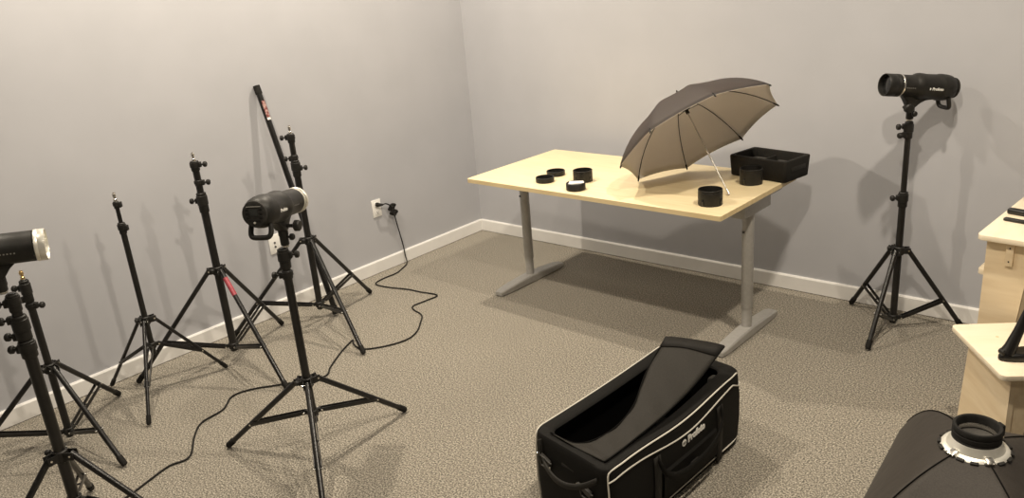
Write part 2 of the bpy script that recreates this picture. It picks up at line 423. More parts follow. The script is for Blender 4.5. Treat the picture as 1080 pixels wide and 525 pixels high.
        for v in sy.bm.verts: v.co = bend(.0492, .045, -.10, flip)(v.co)
        sy.obj('symbol_row', M['greyprint'], body)
    return t
flash_head('black flash head on the middle stand, its rear control panel and loop handle facing us', (1.507+.010, -2.631+.009, 1.005), rad(122), rad(-8), 'silver', (.0, -.052, .012), .065, .138)
flash_head('black flash head with a wide silver rim at the far left edge', (1.309, -3.515, 1.077), rad(66), rad(-4), 'silver', (-.02, .05, .0), .047, .118)
flash_head('black flash head by the back wall pointing left with a dark capped front', (3.053, -.235, 1.122), rad(229), rad(8), 'cap', (.034, .03, -.002), .062)

# ------------------------------------------------------------------ pole leaning on the wall
t = thing('leaning_pole', 'long straight black pole leaning on the left wall, red label near its top', 'pole', (.343, -1.659, 0))
a, b_ = Vector((0, 0, .016)), Vector((.021-.343, -1.716+1.659, 1.365))
ax = (b_-a).normalized()
b = MB(); b.tube([a+ax*.02, b_-ax*.03], .0165, 16); b.obj('tube', M['black'], t)
b = MB(); b.tube([b_-ax*.05, b_-ax*.002, b_], [.0195, .0195, .017], 16); b.obj('top_cap', M['rubber'], t)
b = MB(); b.tube([a, a+ax*.05], .0195, 16); b.obj('bottom_cap', M['rubber'], t)
def halfwrap(k0, k1, w, mat, name):
    b = MB(); lp = []
    u = Vector((math.cos(RIGHT-.5), math.sin(RIGHT-.5), 0)); u = (u-ax*u.dot(ax)).normalized(); v = ax.cross(u)
    for k in (k0, k1): lp.append([b_-ax*k+.0172*(math.cos(q)*u+math.sin(q)*v) for q in [w*(i/6-1) for i in range(13)]])
    b.loft(lp, closed=False); return b.obj(name, M[mat], t)
halfwrap(.185, .09, .9, 'redpale', 'red_label')['label'] = 'faded red printed label'
halfwrap(.20, .187, .9, 'whiteprint', 'label_edge')


# ------------------------------------------------------------------ wall outlets
def outlet(label, y, z, jacks=False):
    t = thing('electrical_outlet', label, 'outlet', (0, y, z), 0, 'wall outlets')
    b = MB(); b.box((.003, 0, 0), (.006, .074, .118), None, .0025); b.obj('cover_plate', M['white'], t)
    for s in (-1, 1):
        if jacks:
            b = MB(); b.lathe([(0, .004), (.0062, .004), (.0062, .008), (.0045, .0085), (.004, .006), (0, .006)], 18, T(0, 0, s*.0125-.004) @ Matrix.Rotation(PI/2, 4, 'Y')); b.obj('jack', M['rubber'], t); continue
        b = MB(); b.box((.0065, 0, s*.027), (.005, .034, .032), None, .0024); rc = b.obj('receptacle', M['white'], t)
        for yy, hh in ((-.006, .010), (.006, .008)):
            b = MB(); b.box((.0091, yy, s*.027+.004), (.0006, .0028, hh)); b.obj('slot', M['dark'], rc)
        b = MB(); b.tube([(.0088, 0, s*.027-.008), (.0094, 0, s*.027-.008)], .0032, 10); b.obj('slot', M['dark'], rc)
    for zz in ((-.043, .043) if jacks else (0,)):
        b = MB(); b.tube([(.0055, 0, zz), (.0068, 0, zz)], .003, 10); b.obj('screw', M['white'], t)
    return t
outlet('white wall outlet with a black plug and cord in it', -.983, .441)
outlet('white wall plate with two small black jacks, behind the middle flash head', -1.775, .436, True)

# ------------------------------------------------------------------ power cord
t = thing('power_cord', 'black power cord running from the wall outlet across the carpet past the light stands', 'cord', (.009, -.983, .468))
off = Vector((.009, -.983, .468))
b = MB(); b.tube([(0, 0, 0), (.012, 0, 0), (.03, .004, 0), (.042, .02, -.001)], [.014, .0145, .011, .006], 14); b.obj('plug', M['rubber'], t)
wp = [(.048, -.965, .467), (.05, -.935, .466), (.045, -.895, .435), (.035, -.868, .375), (.028, -.850, .30), (.024, -.832, .22), (.022, -.815, .13), (.03, -.815, .06), (.06, -.835, .012),
      (.10, -.92, .006), (.13, -1.0, .006), (.127, -1.11, .006), (.16, -1.20, .006), (.28, -1.195, .006), (.42, -1.155, .006), (.52, -1.145, .006), (.66, -1.127, .006), (.665, -1.21, .006), (.655, -1.32, .006),
      (.70, -1.36, .006), (.80, -1.39, .006), (.876, -1.47, .006), (.95, -1.57, .006), (.975, -1.67, .006), (.93, -1.79, .006), (.85, -1.875, .006), (.76, -1.86, .006), (.715, -1.83, .006), (.74, -1.89, .006), (.79, -1.98, .006), (.87, -2.10, .006),
      (.93, -2.19, .006), (0.819, -2.346, .006), (0.721, -2.471, .006), (0.700, -2.567, .006), (0.779, -2.662, .006), (0.802, -2.784, .006), (0.885, -2.866, .006), (1.026, -2.966, .006), (1.016, -3.053, .006), (1.047, -3.159, .006), (1.079, -3.257, .006), (1.10, -3.40, .006), (1.2, -3.6, .006), (1.22, -3.8, .006)]
b = MB(); b.tube([p-off for p in smooth_path(wp, 6)], .0042, 8); b.obj('cable', M['rubber'], t)
b = MB()
for (dy, dz, a) in ((-.878, .425, .5), (-.868, .385, -.3)):
    lp = [Vector((.034+.006*math.sin(3*q), dy+.026*math.cos(q), dz+.015*math.sin(q)+a*.012*math.cos(q)))-off for q in [2*PI*i/20 for i in range(21)]]
    b.tube(lp, .0085, 8)
    b.tube([Vector((.034, dy-.018, dz))-off, Vector((.034, dy+.018, dz))-off], .012, 10)
b.obj('cable_tie', M['rubber'], t)['label'] = 'bunched black cable tie'

# ------------------------------------------------------------------ desk
DR = -.023
t = thing('desk', 'birch-topped desk on grey T-shaped metal legs with an umbrella lying on it', 'desk', (.933, -1.038, 0), DR)
W, D, H = 1.6, .8, .755
def rrect(w, d, r, n=5, x0=0., y0=0.):
    out = []
    for cx, cy, a0 in ((w-r, d-r, 0), (r, d-r, PI/2), (r, r, PI), (w-r, r, 3*PI/2)):
        for k in range(n+1):
            a = a0+PI/2*k/n; out.append((x0+cx+r*math.cos(a), y0+cy+r*math.sin(a)))
    return out
b = MB(); b.prism(rrect(W, D, .012), Matrix.Identity(4), H-.0245, H, .0012)
top = b.obj('tabletop', M['birch'], t)
lp = rrect(W, D, .012); b = MB()
e1 = [(x+(.0006 if x > W/2 else -.0006), y+(.0006 if y > D/2 else -.0006)) for x, y in lp]
b.loft([[(x, y, H-.0235) for x, y in e1], [(x, y, H-.0012) for x, y in e1], [(x, y, H-.0012) for x, y in lp], [(x, y, H-.0235) for x, y in lp], [(x, y, H-.0235) for x, y in e1]])
b.obj('edge_band', M['edgeband'], top)
for u, bx in ((.07, 0), (1.535, 1)):
    vc = .40
    b = MB()
    # foot: tapered bar with rounded ends
    n = 14; loops = []
    for i in range(n+1):
        s = i/n; v = .10+s*.60; tp = abs(2*s-1); hh = .052-.020*tp**1.5; ww = .036-.003*tp**2
        if i in (0, n): hh *= .85; ww *= .8
        loops.append([(u-ww, v, .006), (u-ww, v, hh*.84), (u-ww*.85, v, hh), (u+ww*.85, v, hh), (u+ww, v, hh*.84), (u+ww, v, .006)])
    b.loft(loops, True, True)
    lg = b.obj('foot', M['leggrey'], t, angle=30)
    for v in (.13, .67):
        b = MB(); b.tube([(u, v, 0), (u, v, .008)], .022, 14); b.obj('foot_pad', M['rubber'], lg)
    b = MB(); b.lathe([(0, .03), (.0255, .03), (.0255, .28), (0, .28)], 24, T(u, vc, 0)); b.lathe([(0, .155), (.0275, .155), (.029, .16), (.029, H-.07), (0, H-.07)], 28, T(u, vc, 0))
    b.obj('column', M['leggrey'], t)
    b = MB(); b.box((u, .43, H-.065), (.07, .28, .075), None, .004)
    b.box((u, .53, H-.043), (.045, .40, .035), None, .004)
    b.obj('support_arm', M['leggrey'], t)
    b = MB(); q = u+(.029 if bx else 0.0); b.tube([(u-.01, vc-.024, .56), (u-.01, vc-.031, .56)], .006, 10); b.obj('screw', M['dark'], t)
for v in (.31, .58):
    b = MB(); b.tube([(.09, v, H-.084), (1.515, v, H-.084)], .0155, 14); b.obj('crossbeam', M['leggrey'], t)

# ------------------------------------------------------------------ rings and caps on the desk
def ring(label, x, y, r, h, kind, cat, name, wall=.004, group=None):
    t = thing(name, label, cat, (x, y, H+.0004), 0, group)
    b = MB()
    if kind == 'cap':      # shallow cap lying open side up
        b.lathe([(0, 0), (r-.002, 0), (r, .002), (r, h*.45), (r+.001, h*.47), (r+.001, h-.001), (r, h), (r-wall, h), (r-wall, .004), (0, .004)], 36); b.obj('rim', M['blackplastic'], t)
    elif kind == 'ring':   # tall open tube
        b.lathe([(r-wall, .001), (r-.001, 0), (r, .002), (r, h-.012), (r-.0015, h-.011), (r-.0015, h-.007), (r, h-.006), (r, h-.001), (r-.001, h), (r-wall, h), (r-wall, .001)], 40); b.obj('tube', M['blackplastic'], t)
        b = MB(); b.lathe([(0, .002), (r-wall, .002), (r-wall, .006), (0, .006)], 32); b.obj('inner_disc', M['dark'], t)
        for k in range(3):
            a = TOWARD+(-.9, .75, 2.6)[k]; d = Vector((math.cos(a), math.sin(a), 0))
            b = MB(); b.box(d*(r+.001)+Vector((0, 0, h*.25)), (.003, .008, h*.42), (0, 0, a), .001); b.obj('latch', M['dark'], t)
    elif kind == 'white':
        b.lathe([(0, 0), (r-.002, 0), (r, .002), (r, h-.004), (r-.003, h), (r-.006, h), (r-.006, h-.004), (0, h-.004)], 36); b.obj('rim', M['blackplastic'], t)
        b = MB()
        b.prism([(-r*.80, -r*.50), (r*.80, -r*.50), (r*.84, r*.28), (-r*.55, r*.62)], Matrix.Rotation(RIGHT, 4, 'Z'), h-.0038, h+.0015)
        b.obj('white_card', M['whiteprint'], t)['label'] = 'white card lying on the cap'
    return t
g = 'shallow black caps on the desk'
ring('shallow black round cap nearest the front left corner of the desk', 1.407, -.91, .050, .027, 'cap', 'cap', 'round_cap', group=g)
ring('shallow black round cap behind the other one, farther from the desk front', 1.372, -.768, .051, .026, 'cap', 'cap', 'round_cap', group=g)
ring('shallow black round cap with a white card on top', 1.662, -.972, .051, .038, 'white', 'cap', 'round_cap', group=g)
g = 'tall black mount rings on the desk'
ring('tall black tube ring standing behind the cap with the white card', 1.594, -.815, .0525, .062, 'ring', 'ring', 'mount_ring', group=g)
ring('tall black tube ring at the front right corner of the desk', 2.403, -.922, .0565, .074, 'ring', 'ring', 'mount_ring', group=g)
ring('tall black tube ring in front of the black fabric tray', 2.413, -.512, .0565, .078, 'ring', 'ring', 'mount_ring', group=g)

# ------------------------------------------------------------------ umbrella
uc = Vector((2.221, -.685, 1.0185)); un = Vector((-.597, .228, .769)).normalized()
uo = Vector((2.418, -.76, H+.001))
t = thing('photo_umbrella', 'open photo umbrella, black outside and white inside, lying tilted on the desk', 'umbrella', uo)
ua = un.cross(Vector((0, 0, 1))).normalized(); ub = un.cross(ua)
UR, UD, PH = .422, .225, -78.949
def rib_pt(k, s, lift=0.):
    a = PH - k*PI/4
    d = math.cos(a)*ua+math.sin(a)*ub
    r = UR*s*(1+.10*(1-s)*s*2)
    return uc + d*r + un*(UD*(1-s**2.1)+lift) - uo
def canopy(lift, name, mat):
    b = MB(); ns, nt = 16, 8; rows = []
    for i in range(ns+1):
        s = i/ns; row = []
        for k in range(8):
            for j in range(nt):
                q = j/nt; sag = 4*q*(1-q)
                s2 = s*(1-.022*sag*s)
                p = rib_pt(k, s2, lift).lerp(rib_pt(k+1, s2, lift), q)
                p = p - un*(.006*sag*s*(1-s)*2)
                row.append(p)
        rows.append(row)
    b.loft(rows)
    bmesh.ops.remove_doubles(b.bm, verts=b.bm.verts[:], dist=1e-5)
    o = b.obj(name, mat, t, angle=60)
    md = o.modifiers.new('thickness', 'SOLIDIFY'); md.thickness = .0008; md.offset = 0
    return o
canopy(.0035, 'outer_canopy', M['canopyblack'])['label'] = 'black outer fabric'
canopy(.0015, 'inner_canopy', M['canopywhite'])['label'] = 'white inner fabric'
hub = uc+un*(UD-.012)-uo; run = uc+un*.150-uo; end = Vector((0, 0, .005))
b = MB(); b.tube([end, hub+un*.02], .0036, 10); b.obj('shaft', M['shaft'], t)
b = MB(); b.tube([hub+un*.012, hub+un*.04, hub+un*.055], [.008, .007, .003], 12); b.obj('ferrule', M['blackplastic'], t)
b = MB(); b.tube([hub-un*.012, hub+un*.008], .0125, 14); b.obj('hub', M['blackplastic'], t)
b = MB(); b.tube([run-un*.02, run+un*.012], .0095, 14); b.obj('runner', M['blackplastic'], t)
b = MB(); b.tube([end, end+(hub-end).normalized()*.03], .0055, 10); b.obj('handle_tip', M['steel'], t)
for k in range(8):
    b = MB(); b.tube([rib_pt(k, s/10, -.0035) for s in range(1, 11)], .0021, 6); rb = b.obj('rib', M['black'], t)
    b = MB(); b.tube([run+(rib_pt(k, .34, -.004)-run)*.05, rib_pt(k, .34, -.005)], .0017, 6); b.obj('stretcher', M['black'], rb)
    p0, p1 = rib_pt(k, .955, -.003), rib_pt(k, 1., -.003); b = MB(); b.tube([p0, p1, p1+(p1-p0).normalized()*.006], [.0045, .0045, .002], 8); b.obj('rib_tip', M['blackplastic'], rb)

# ------------------------------------------------------------------ fabric tray on the desk
fl, fr, br = Vector((2.245, -.400, 0)), Vector((2.565, -.460, 0)), Vector((2.603, -.252, 0)); bl = fl+(br-fr)
o0 = (fl+br)/2; o0.z = H+.0005
t = thing('fabric_tray', 'open black padded fabric tray overhanging the right back corner of the desk', 'tray', o0)
def quadloop(c4, inset, z, n=4, bulge=0.):
    cen = sum(c4, Vector())/4; out = []
    for i in range(4):
        p = c4[i]; nx = c4[(i+1) % 4]; pv = c4[i-1]
        d1 = (nx-p).normalized(); d0 = (pv-p).normalized()
        p = p+(d1+d0)*inset; r = .018
        for k in range(n+1):
            s = k/n; q = (p+d0*r).lerp(p, s).lerp(p.lerp(p+d1*r, s), s); out.append(Vector((q.x, q.y, z)))
        L = (nx-p).length; q2 = nx+((p+d0*0-nx).normalized())*0
        for s in (.25, .5, .75):
            a = p+d1*r; e = nx+(-d1+(c4[(i+2) % 4]-nx).normalized())*inset - d1*r
            q = a.lerp(e, s); nrm = Vector((d1.y, -d1.x, 0)); out.append(Vector((q.x, q.y, z))+nrm*bulge*math.sin(PI*s))
    return out
c4 = [p-Vector((o0.x, o0.y, 0)) for p in (fl, fr, br, bl)]
hT = .107
loops = [quadloop(c4, .004, .0), quadloop(c4, 0, .004), quadloop(c4, -.003, hT*.5, bulge=.004), quadloop(c4, -.006, hT-.006), quadloop(c4, -.004, hT), quadloop(c4, .014, hT+.001), quadloop(c4, .017, hT-.006), quadloop(c4, .017, .012)]
b = MB(); b.loft(loops, True, True); b.obj('padded_shell', M['trayfab'], t, angle=50)
ex, ey = (c4[1]-c4[0]), (c4[3]-c4[0])
b = MB(); m0 = c4[0]+ex*.46; b.bar(m0+ey*.12+Vector((0, 0, .05)), m0+ey*.88+Vector((0, 0, .05)), .012, .075, .004); b.obj('divider', M['trayfab'], t)
for s in (.26, .71):
    c = c4[0]+ex*s+ey*.5; az = math.atan2(ex.y, ex.x)
    b = MB(); b.box(c+Vector((0, 0, .044)), (.105, .13, .06), (0, 0, az), .018, 3); b.obj('foam_pad', M['foam'], t)
sd = (c4[2]-c4[1]).normalized(); nn = Vector((sd.y, -sd.x, 0)); hc_ = c4[1].lerp(c4[2], .5)+Vector((0, 0, .06))+nn*.006
b = MB(); b.bar(hc_-sd*.062, hc_+sd*.062, .003, .022, .001); b.obj('grab_strap', M['webbing'], t)

# ------------------------------------------------------------------ equipment bag
bo = Vector((2.667, -1.97, 0))
t = thing('equipment_bag', 'big black nylon equipment bag with white piping, top flap open, on the carpet', 'bag', bo)
BQ = [Vector(p)-Vector((bo.x, bo.y, 0)) for p in ((2.462, -2.362, 0), (2.832, -2.430, 0), (2.880, -1.572, 0), (2.502, -1.515, 0))]   # near-left, near-right, far-right, far-left
HB = .318
def bagp(u, v, z=0.):
    p = BQ[0]*(1-u)*(1-v)+BQ[1]*u*(1-v)+BQ[2]*u*v+BQ[3]*(1-u)*v
    return Vector((p.x, p.y, z))
WB, LB = .374, .86
def bagloop(il, ir, in_, if_, r, zf, bulge=0., n=6, m=10):
    """rounded loop in bag coordinates; insets in metres at left, right, near, far"""
    x0, x1, y0, y1 = il, WB-ir, in_, LB-if_; out = []
    cs = [(x1-r, y0+r, -PI/2), (x1-r, y1-r, 0), (x0+r, y1-r, PI/2), (x0+r, y0+r, PI)]
    for i, (cx, cy, a0) in enumerate(cs):
        arc = [(cx+r*math.cos(a0+PI/2*k/n), cy+r*math.sin(a0+PI/2*k/n)) for k in range(n+1)]
        out += arc
        nx = cs[(i+1) % 4]; e = (nx[0]+r*math.cos(nx[2]), nx[1]+r*math.sin(nx[2])); s0 = arc[-1]
        d = (e[0]-s0[0], e[1]-s0[1]); l = math.hypot(*d); nm = (d[1]/l, -d[0]/l)
        for k in range(1, m):
            s = k/m; bb = bulge*math.sin(PI*s)
            out.append((s0[0]+d[0]*s+nm[0]*bb, s0[1]+d[1]*s+nm[1]*bb))
    return [bagp(x/WB, y/LB, zf(x/WB, y/LB) if callable(zf) else zf) for x, y in out]
def topz(x, y):      # the rim sags a little along its length
    return HB - .014*math.sin(PI*min(max(y, 0), 1))*(1 if x > .5 else .55) + .007*math.sin(9*y)*(1 if x > .5 else 0)
b = MB()
loops = [bagloop(.02, .02, .02, .02, .04, .0), bagloop(.004, .004, .004, .004, .045, .006), bagloop(0, 0, 0, 0, .045, .03, .003), bagloop(-.004, -.006, -.003, -.003, .045, .12, .008), bagloop(-.003, -.006, -.003, -.003, .045, .22, .007),
         bagloop(0, 0, 0, 0, .045, lambda x, y: topz(x, y)-.03, .002), bagloop(.002, .002, .002, .002, .045, lambda x, y: topz(x, y)-.006, .0), bagloop(.008, .008, .008, .008, .042, lambda x, y: topz(x, y)+.001),
         bagloop(.05, .058, .045, .055, .03, lambda x, y: topz(x, y)-.001), bagloop(.056, .064, .05, .06, .03, lambda x, y: topz(x, y)-.008)]
b.loft(loops, True, False)
body = b.obj('body', M['nylon'], t, angle=50)
b = MB(); lin = lambda x, y: topz(x, y)-.008
b.loft([bagloop(.056, .064, .05, .06, .03, lin), bagloop(.03, .03, .03, .03, .03, .24), bagloop(.02, .02, .02, .02, .03, .02)], False, True)
b.obj('lining', M['nyloninside'], body)
def closed(l): return l+l[:2]
def pipe(lp, r=.0028, part=None):
    b = MB(); b.tube(lp, r, 6, cap=True); return b
def flankp(y, z, out=.006):
    bl_ = .008*math.sin(PI*y)*math.sin(PI*min(max(z/HB, 0), 1))+.004
    p = bagp(1, y, z); ex_ = (BQ[1]-BQ[0]).normalized(); return p+ex_*(bl_+out-.002)
def lflankp(y, z, out=.0):
    bl_ = .008*math.sin(PI*y)*math.sin(PI*min(max(z/HB, 0), 1))+.002
    p = bagp(0, y, z); ex_ = (BQ[0]-BQ[1]).normalized(); return p+ex_*(bl_+out-.002)
# white piping round the outline of each long side
cn = .0145
pts = [bagp(u_, v_, z) for u_, v_, z in ((.973, .0115, .03), (.985, .0105, .10), (.986, .0105, .18), (.982, .0115, .24), (.974, .0135, HB-.045))]+[bagp(.973, .020, HB-.012), bagp(.99, .055, topz(1, .05)-.003)]
pts += [bagp(.995, i/22, topz(1, i/22)-.003) for i in range(2, 21)]+[bagp(.985, .955, topz(1, .95)-.003), bagp(.965, .978, HB-.016), bagp(1-.036, .985, HB-.05), bagp(1-.036, .985, .08)]
b = MB(); b.tube(smooth_path(pts, 3), .0028, 6); b.obj('piping', M['piping'], t)
pts = [bagp(u_, v_, z) for u_, v_, z in ((.027, .0115, .03), (.016, .0105, .10), (.016, .0105, .18), (.019, .0115, .24), (.027, .0135, HB-.045))]+[bagp(.026, .020, HB-.012), bagp(.006, .055, topz(0, .05)-.002)]
pts += [bagp(.004, i/22, topz(0, i/22)-.002) for i in range(2, 21)]+[bagp(.01, .955, topz(0, .95)-.003), bagp(.03, .978, HB-.016), bagp(.036, .985, HB-.05), bagp(.036, .985, .08)]
b = MB(); b.tube(smooth_path(pts, 3), .0028, 6); b.obj('piping', M['piping'], t)
pts = [bagp(.977, .0125, HB-.045), bagp(1.0, .04, HB-.040)]+[flankp(i/22, topz(1, i/22)-.036-.012*math.sin(PI*i/22)+.005*math.sin(8*i/22), .0005) for i in range(2, 21)]+[bagp(1.003, .955, HB-.052), bagp(.975, .986, HB-.05)]
b = MB(); b.tube(smooth_path(pts, 2), .0028, 6); b.obj('piping', M['piping'], t)
pts = [bagp(.968, .0165, .05), bagp(.99, .04, .030)]+[flankp(i/20, .030, -.001) for i in range(2, 19)]+[bagp(.995, .955, .034), bagp(.968, .984, .06)]
b = MB(); b.tube(smooth_path(pts, 2), .0026, 6); b.obj('piping', M['piping'], t)
# flap
FLL = [(2.535, -2.345, .3235), (2.646, -2.332, .312), (2.690, -2.205, .309), (2.688, -2.055, .333), (2.632, -1.872, .373), (2.592, -1.66, .42)]
FRR = [(2.790, -2.385, .3245), (2.796, -2.31, .3235), (2.800, -2.17, .3225), (2.805, -2.0, .326), (2.812, -1.82, .352), (2.824, -1.612, .42)]
Ls = [p-bo for p in smooth_path(FLL, 6)]; Rs = [p-bo for p in smooth_path(FRR, 6)]
b = MB(); rows = []
for i, (p, q) in enumerate(zip(Ls, Rs)):
    rows.append([p.lerp(q, s/10)+Vector((0, 0, .010*math.sin(PI*s/10)*(i/len(Ls))+.002*math.sin(i*1.3+s*.7))) for s in range(11)])
b.loft(rows, closed=False); fo = b.obj('flap', M['flap'], t, angle=70)
md = fo.modifiers.new('thickness', 'SOLIDIFY'); md.thickness = .005; md.offset = -1
b = MB(); k = len(rows)
b.loft([[p+Vector((0, 0, .002)) for p in rows[k-3]], [p+Vector((0, 0, .0025)) for p in rows[k-1]]], closed=False); eo = b.obj('flap_edge', M['flapedge'], fo, angle=70)
md = eo.modifiers.new('thickness', 'SOLIDIFY'); md.thickness = .003; md.offset = 1
for E_ in (Ls, Rs):
    b = MB(); b.tube([p+Vector((0, 0, .001)) for p in E_], .0028, 6); b.obj('zip', M['nyloninside'], fo)
# things showing at the far corner inside: padded divider
b = MB(); b.box(bagp(.80, .905, .27), (.05, .045, .05), (0, 0, -.1), .012, 3); b.obj('divider', M['foam'], t)
# straps, handle and pocket on the right flank
for yv in (.30, .78):
    b = MB(); rows = []
    for z in [.012+.24*i/8 for i in range(9)]: rows.append([flankp(yv-.022, z, .007), flankp(yv+.022, z, .007)])
    b.loft(rows, closed=False); so = b.obj('strap', M['webbing'], t)
    md = so.modifiers.new('thickness', 'SOLIDIFY'); md.thickness = .004; md.offset = 0
hp = [flankp(.30, .245, .012), flankp(.315, .20, .026), flankp(.37, .155, .032), flankp(.45, .135, .034), flankp(.54, .13, .034), flankp(.63, .135, .034), flankp(.71, .155, .032), flankp(.765, .20, .026), flankp(.78, .245, .012)]
b = MB(); rows = []
for p in smooth_path(hp, 4): rows.append([p+Vector((0, 0, .016)), p-Vector((0, 0, .016))])
b.loft(rows, closed=False); so = b.obj('carry_handle', M['nylon'], t); md = so.modifiers.new('thickness', 'SOLIDIFY'); md.thickness = .006; md.offset = 0
b = MB(); rows = []
for z in (.05, .06, .12, .165, .172):
    o_ = .004 if z in (.05, .172) else .012
    rows.append([flankp(.335+.41*i/10, z, o_) for i in range(11)])
b.loft(rows, closed=False); b.obj('pocket', M['nylon'], t)
b = MB(); b.box(flankp(.55, .115, .02), (.012, .05, .035), (0, 0, -.055), .004); b.obj('buckle', M['webbing'], t)
# maker's name on the flank
q0, q1 = flankp(.50, .222, .003), flankp(.66, .226, .003); xd = (q1-q0).normalized(); nd = (BQ[1]-BQ[0]).normalized(); zd = nd.cross(-xd)
zd = xd.cross(nd)*-1; 
if zd.z < 0: zd = -zd
nd = xd.cross(zd)
mt = Matrix(((xd.x, zd.x, nd.x, 0), (xd.y, zd.y, nd.y, 0), (xd.z, zd.z, nd.z, 0), (0, 0, 0, 1)))
cpt = q0.lerp(q1, .55)+nd*.003
text_mesh('maker_name', 'Profoto', .036, M['whiteprint'], body, Matrix.Translation(cpt) @ mt, None, .0024, .0006)
b = MB(); b.lathe([(0, 0), (.0135, 0), (.0135, .001), (0, .001)], 20, Matrix.Translation(cpt-xd*.082) @ mt); em = b.obj('maker_emblem', M['whiteprint'], body)
b = MB()
for yy in (-.0035, .002): b.box((0, yy, .0012), (.019, .0022, .0008))
b.bm.transform(Matrix.Translation(cpt-xd*.082) @ mt); b.obj('emblem_line', M['nylon'], em)
# near end: carry strap with clips
def nearp(u, z, out=.01):
    p = bagp(u, 0, z); ey_ = (BQ[0]-BQ[3]).normalized(); return p+ey_*out
b = MB(); rows = []
for p in smooth_path([nearp(.16, .235, .008), nearp(.26, .232, .03), nearp(.42, .220, .045), nearp(.58, .222, .045), nearp(.74, .242, .032), nearp(.88, .275, .008)], 5): rows.append([p+Vector((0, 0, .011)), p-Vector((0, 0, .011))])
b.loft(rows, closed=False); so = b.obj('end_handle', M['webbing'], t); md = so.modifiers.new('thickness', 'SOLIDIFY'); md.thickness = .006; md.offset = 0
for uu, zz in ((.20, .232), (.74, .208)):
    b = MB(); b.tube([nearp(uu-.09, zz+.02, .012), nearp(uu+.09, zz+.004, .014), nearp(uu+.06, zz-.028, .014), nearp(uu-.05, zz-.022, .012), nearp(uu-.09, zz+.02, .012)], .0045, 8)
    b.bar(nearp(uu-.06, zz+.012, .009), nearp(uu+.06, zz-.004, .009), .006, .03, .001); cl = b.obj('strap_clip', M['clip'], t)
    for dx, dz in ((-.09, .02), (.08, -.01)):
        b = MB(); b.lathe([(0, 0), (.0045, 0), (.004, .003), (0, .004)], 10, align(nearp(uu+dx, zz+dz, .016), (BQ[0]-BQ[3]).normalized())); b.obj('rivet', M['steel'], cl)
b = MB(); b.bar(nearp(.42, .255, .004), nearp(.58, .248, .004), .004, .016, .001); b.obj('end_patch', M['flap'], t)
b = MB(); b.bar(nearp(.13, .305, .004), nearp(.15, .24, .006), .02, .004, .001); b.obj('end_strap', M['webbing'], t)

# ------------------------------------------------------------------ plywood stools
def stool_top(w, d, th, z, r=.025):
    b = MB(); b.prism(rrect(w, d, r, 6), Matrix.Identity(4), z-th, z, .002); return b
# tall one near the back wall; local x along its front edge, local y away from the camera
t = thing('plywood_table', 'tall pale plywood table at the right edge with two black bars on top', 'table', (3.481, -.785, 0), rad(-5))
HT = .73
stool_top(.56, .70, .022, HT).obj('tabletop', M['plytop'], t)
def panel(w, h, ylo, yhi, z0, cut=True):
    """front panel with a tapering cut-out between two legs, local XZ polygon"""
    if cut: poly = [(0, z0), (.105, z0), (.150, h-.13), (.175, h-.105), (w-.20, h-.105), (w-.17, h-.13), (w-.115, z0), (w, z0), (w, h), (0, h)]
    else: poly = [(0, z0), (w, z0), (w, h), (0, h)]
    b = MB(); b.prism(poly, Matrix(((1, 0, 0, 0), (0, 0, -1, 0), (0, 1, 0, 0), (0, 0, 0, 1))), -yhi, -ylo); return b
for y0 in (.035, .635):
    b = panel(.50, HT-.022, 0, .02, 0); b.bm.transform(T(.03, y0, 0)); b.obj('leg_panel', M['ply'], t)
b = MB(); b.box((.28, .35, HT-.09), (.02, .58, .13)); b.obj('stretcher', M['ply'], t)
b = MB(); b.prism(rrect(.50, .56, .02, 5), T(.0, .057, 0), .545, .567, .002); b.obj('shelf', M['plytop'], t)
b = MB(); b.box((.115, .030, HT-.072), (.028, .014, .095), None, .002); cl = b.obj('cleat', M['ply'], t)
for zz in (-.045, -.10):
    b = MB(); b.tube([(.115, .0225, HT+zz), (.115, .0245, HT+zz)], .0032, 10); b.obj('screw', M['dark'], cl)
# black bars lying on it
for (lx, ly, wd, ht, nm, lab) in ((3.525, -.452, .030, .024, 'black_bar', 'thicker black bar on the tall plywood table, farther from us'), (3.531, -.555, .024, .012, 'black_bar', 'thinner flat black bar on the tall plywood table, nearer us')):
    q = thing(nm, lab, 'bar', (lx, ly, HT+.0005), rad(-14), 'black bars on the plywood table')
    b = MB(); b.box((.11, 0, ht/2), (.22, wd, ht), None, ht*.3, 3); b.obj('grip', M['black'], q)
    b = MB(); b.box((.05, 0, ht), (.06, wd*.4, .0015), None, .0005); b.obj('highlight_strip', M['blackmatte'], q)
# low stool: left edge runs towards us
ang = math.atan2(-.348, .245)
HL = .40
t = thing('plywood_stool', 'low pale plywood stool in front of the tall plywood table, black stand on it', 'stool', (3.457, -.949, 0), ang)
b = MB(); b.prism(rrect(.4256, .285, .022, 6), Matrix.Identity(4), HL-.02, HL, .002); b.obj('seat', M['plytop'], t)
pl = Matrix(((1, 0, 0, 0), (0, 0, -1, 0), (0, 1, 0, 0), (0, 0, 0, 1)))
w = .34
for y0 in (.055, .255):
    b = MB(); b.prism([(-.012, 0), (.075, 0), (.115, .17), (.15, .20), (w-.15, .20), (w-.115, .17), (w-.075, 0), (w+.012, 0), (w-.012, HL-.02), (.012, HL-.02)] if y0 > 1 else [(-.02, 0), (w+.005, 0), (w, HL-.02), (.012, HL-.02)], pl, -.018, 0)
    b.bm.transform(T(.04, y0, 0)); b.obj('side_panel', M['ply'], t)
b = MB()
b.prism([(0, 0), (.05, 0), (.075, .20), (.105, .20), (.13, 0), (.165, 0), (.165, HL-.02), (0, HL-.02)], Matrix(((0, 0, 1, .357), (1, 0, 0, .057), (0, 1, 0, 0), (0, 0, 0, 1))), 0, .018); b.obj('end_panel', M['ply'], t)
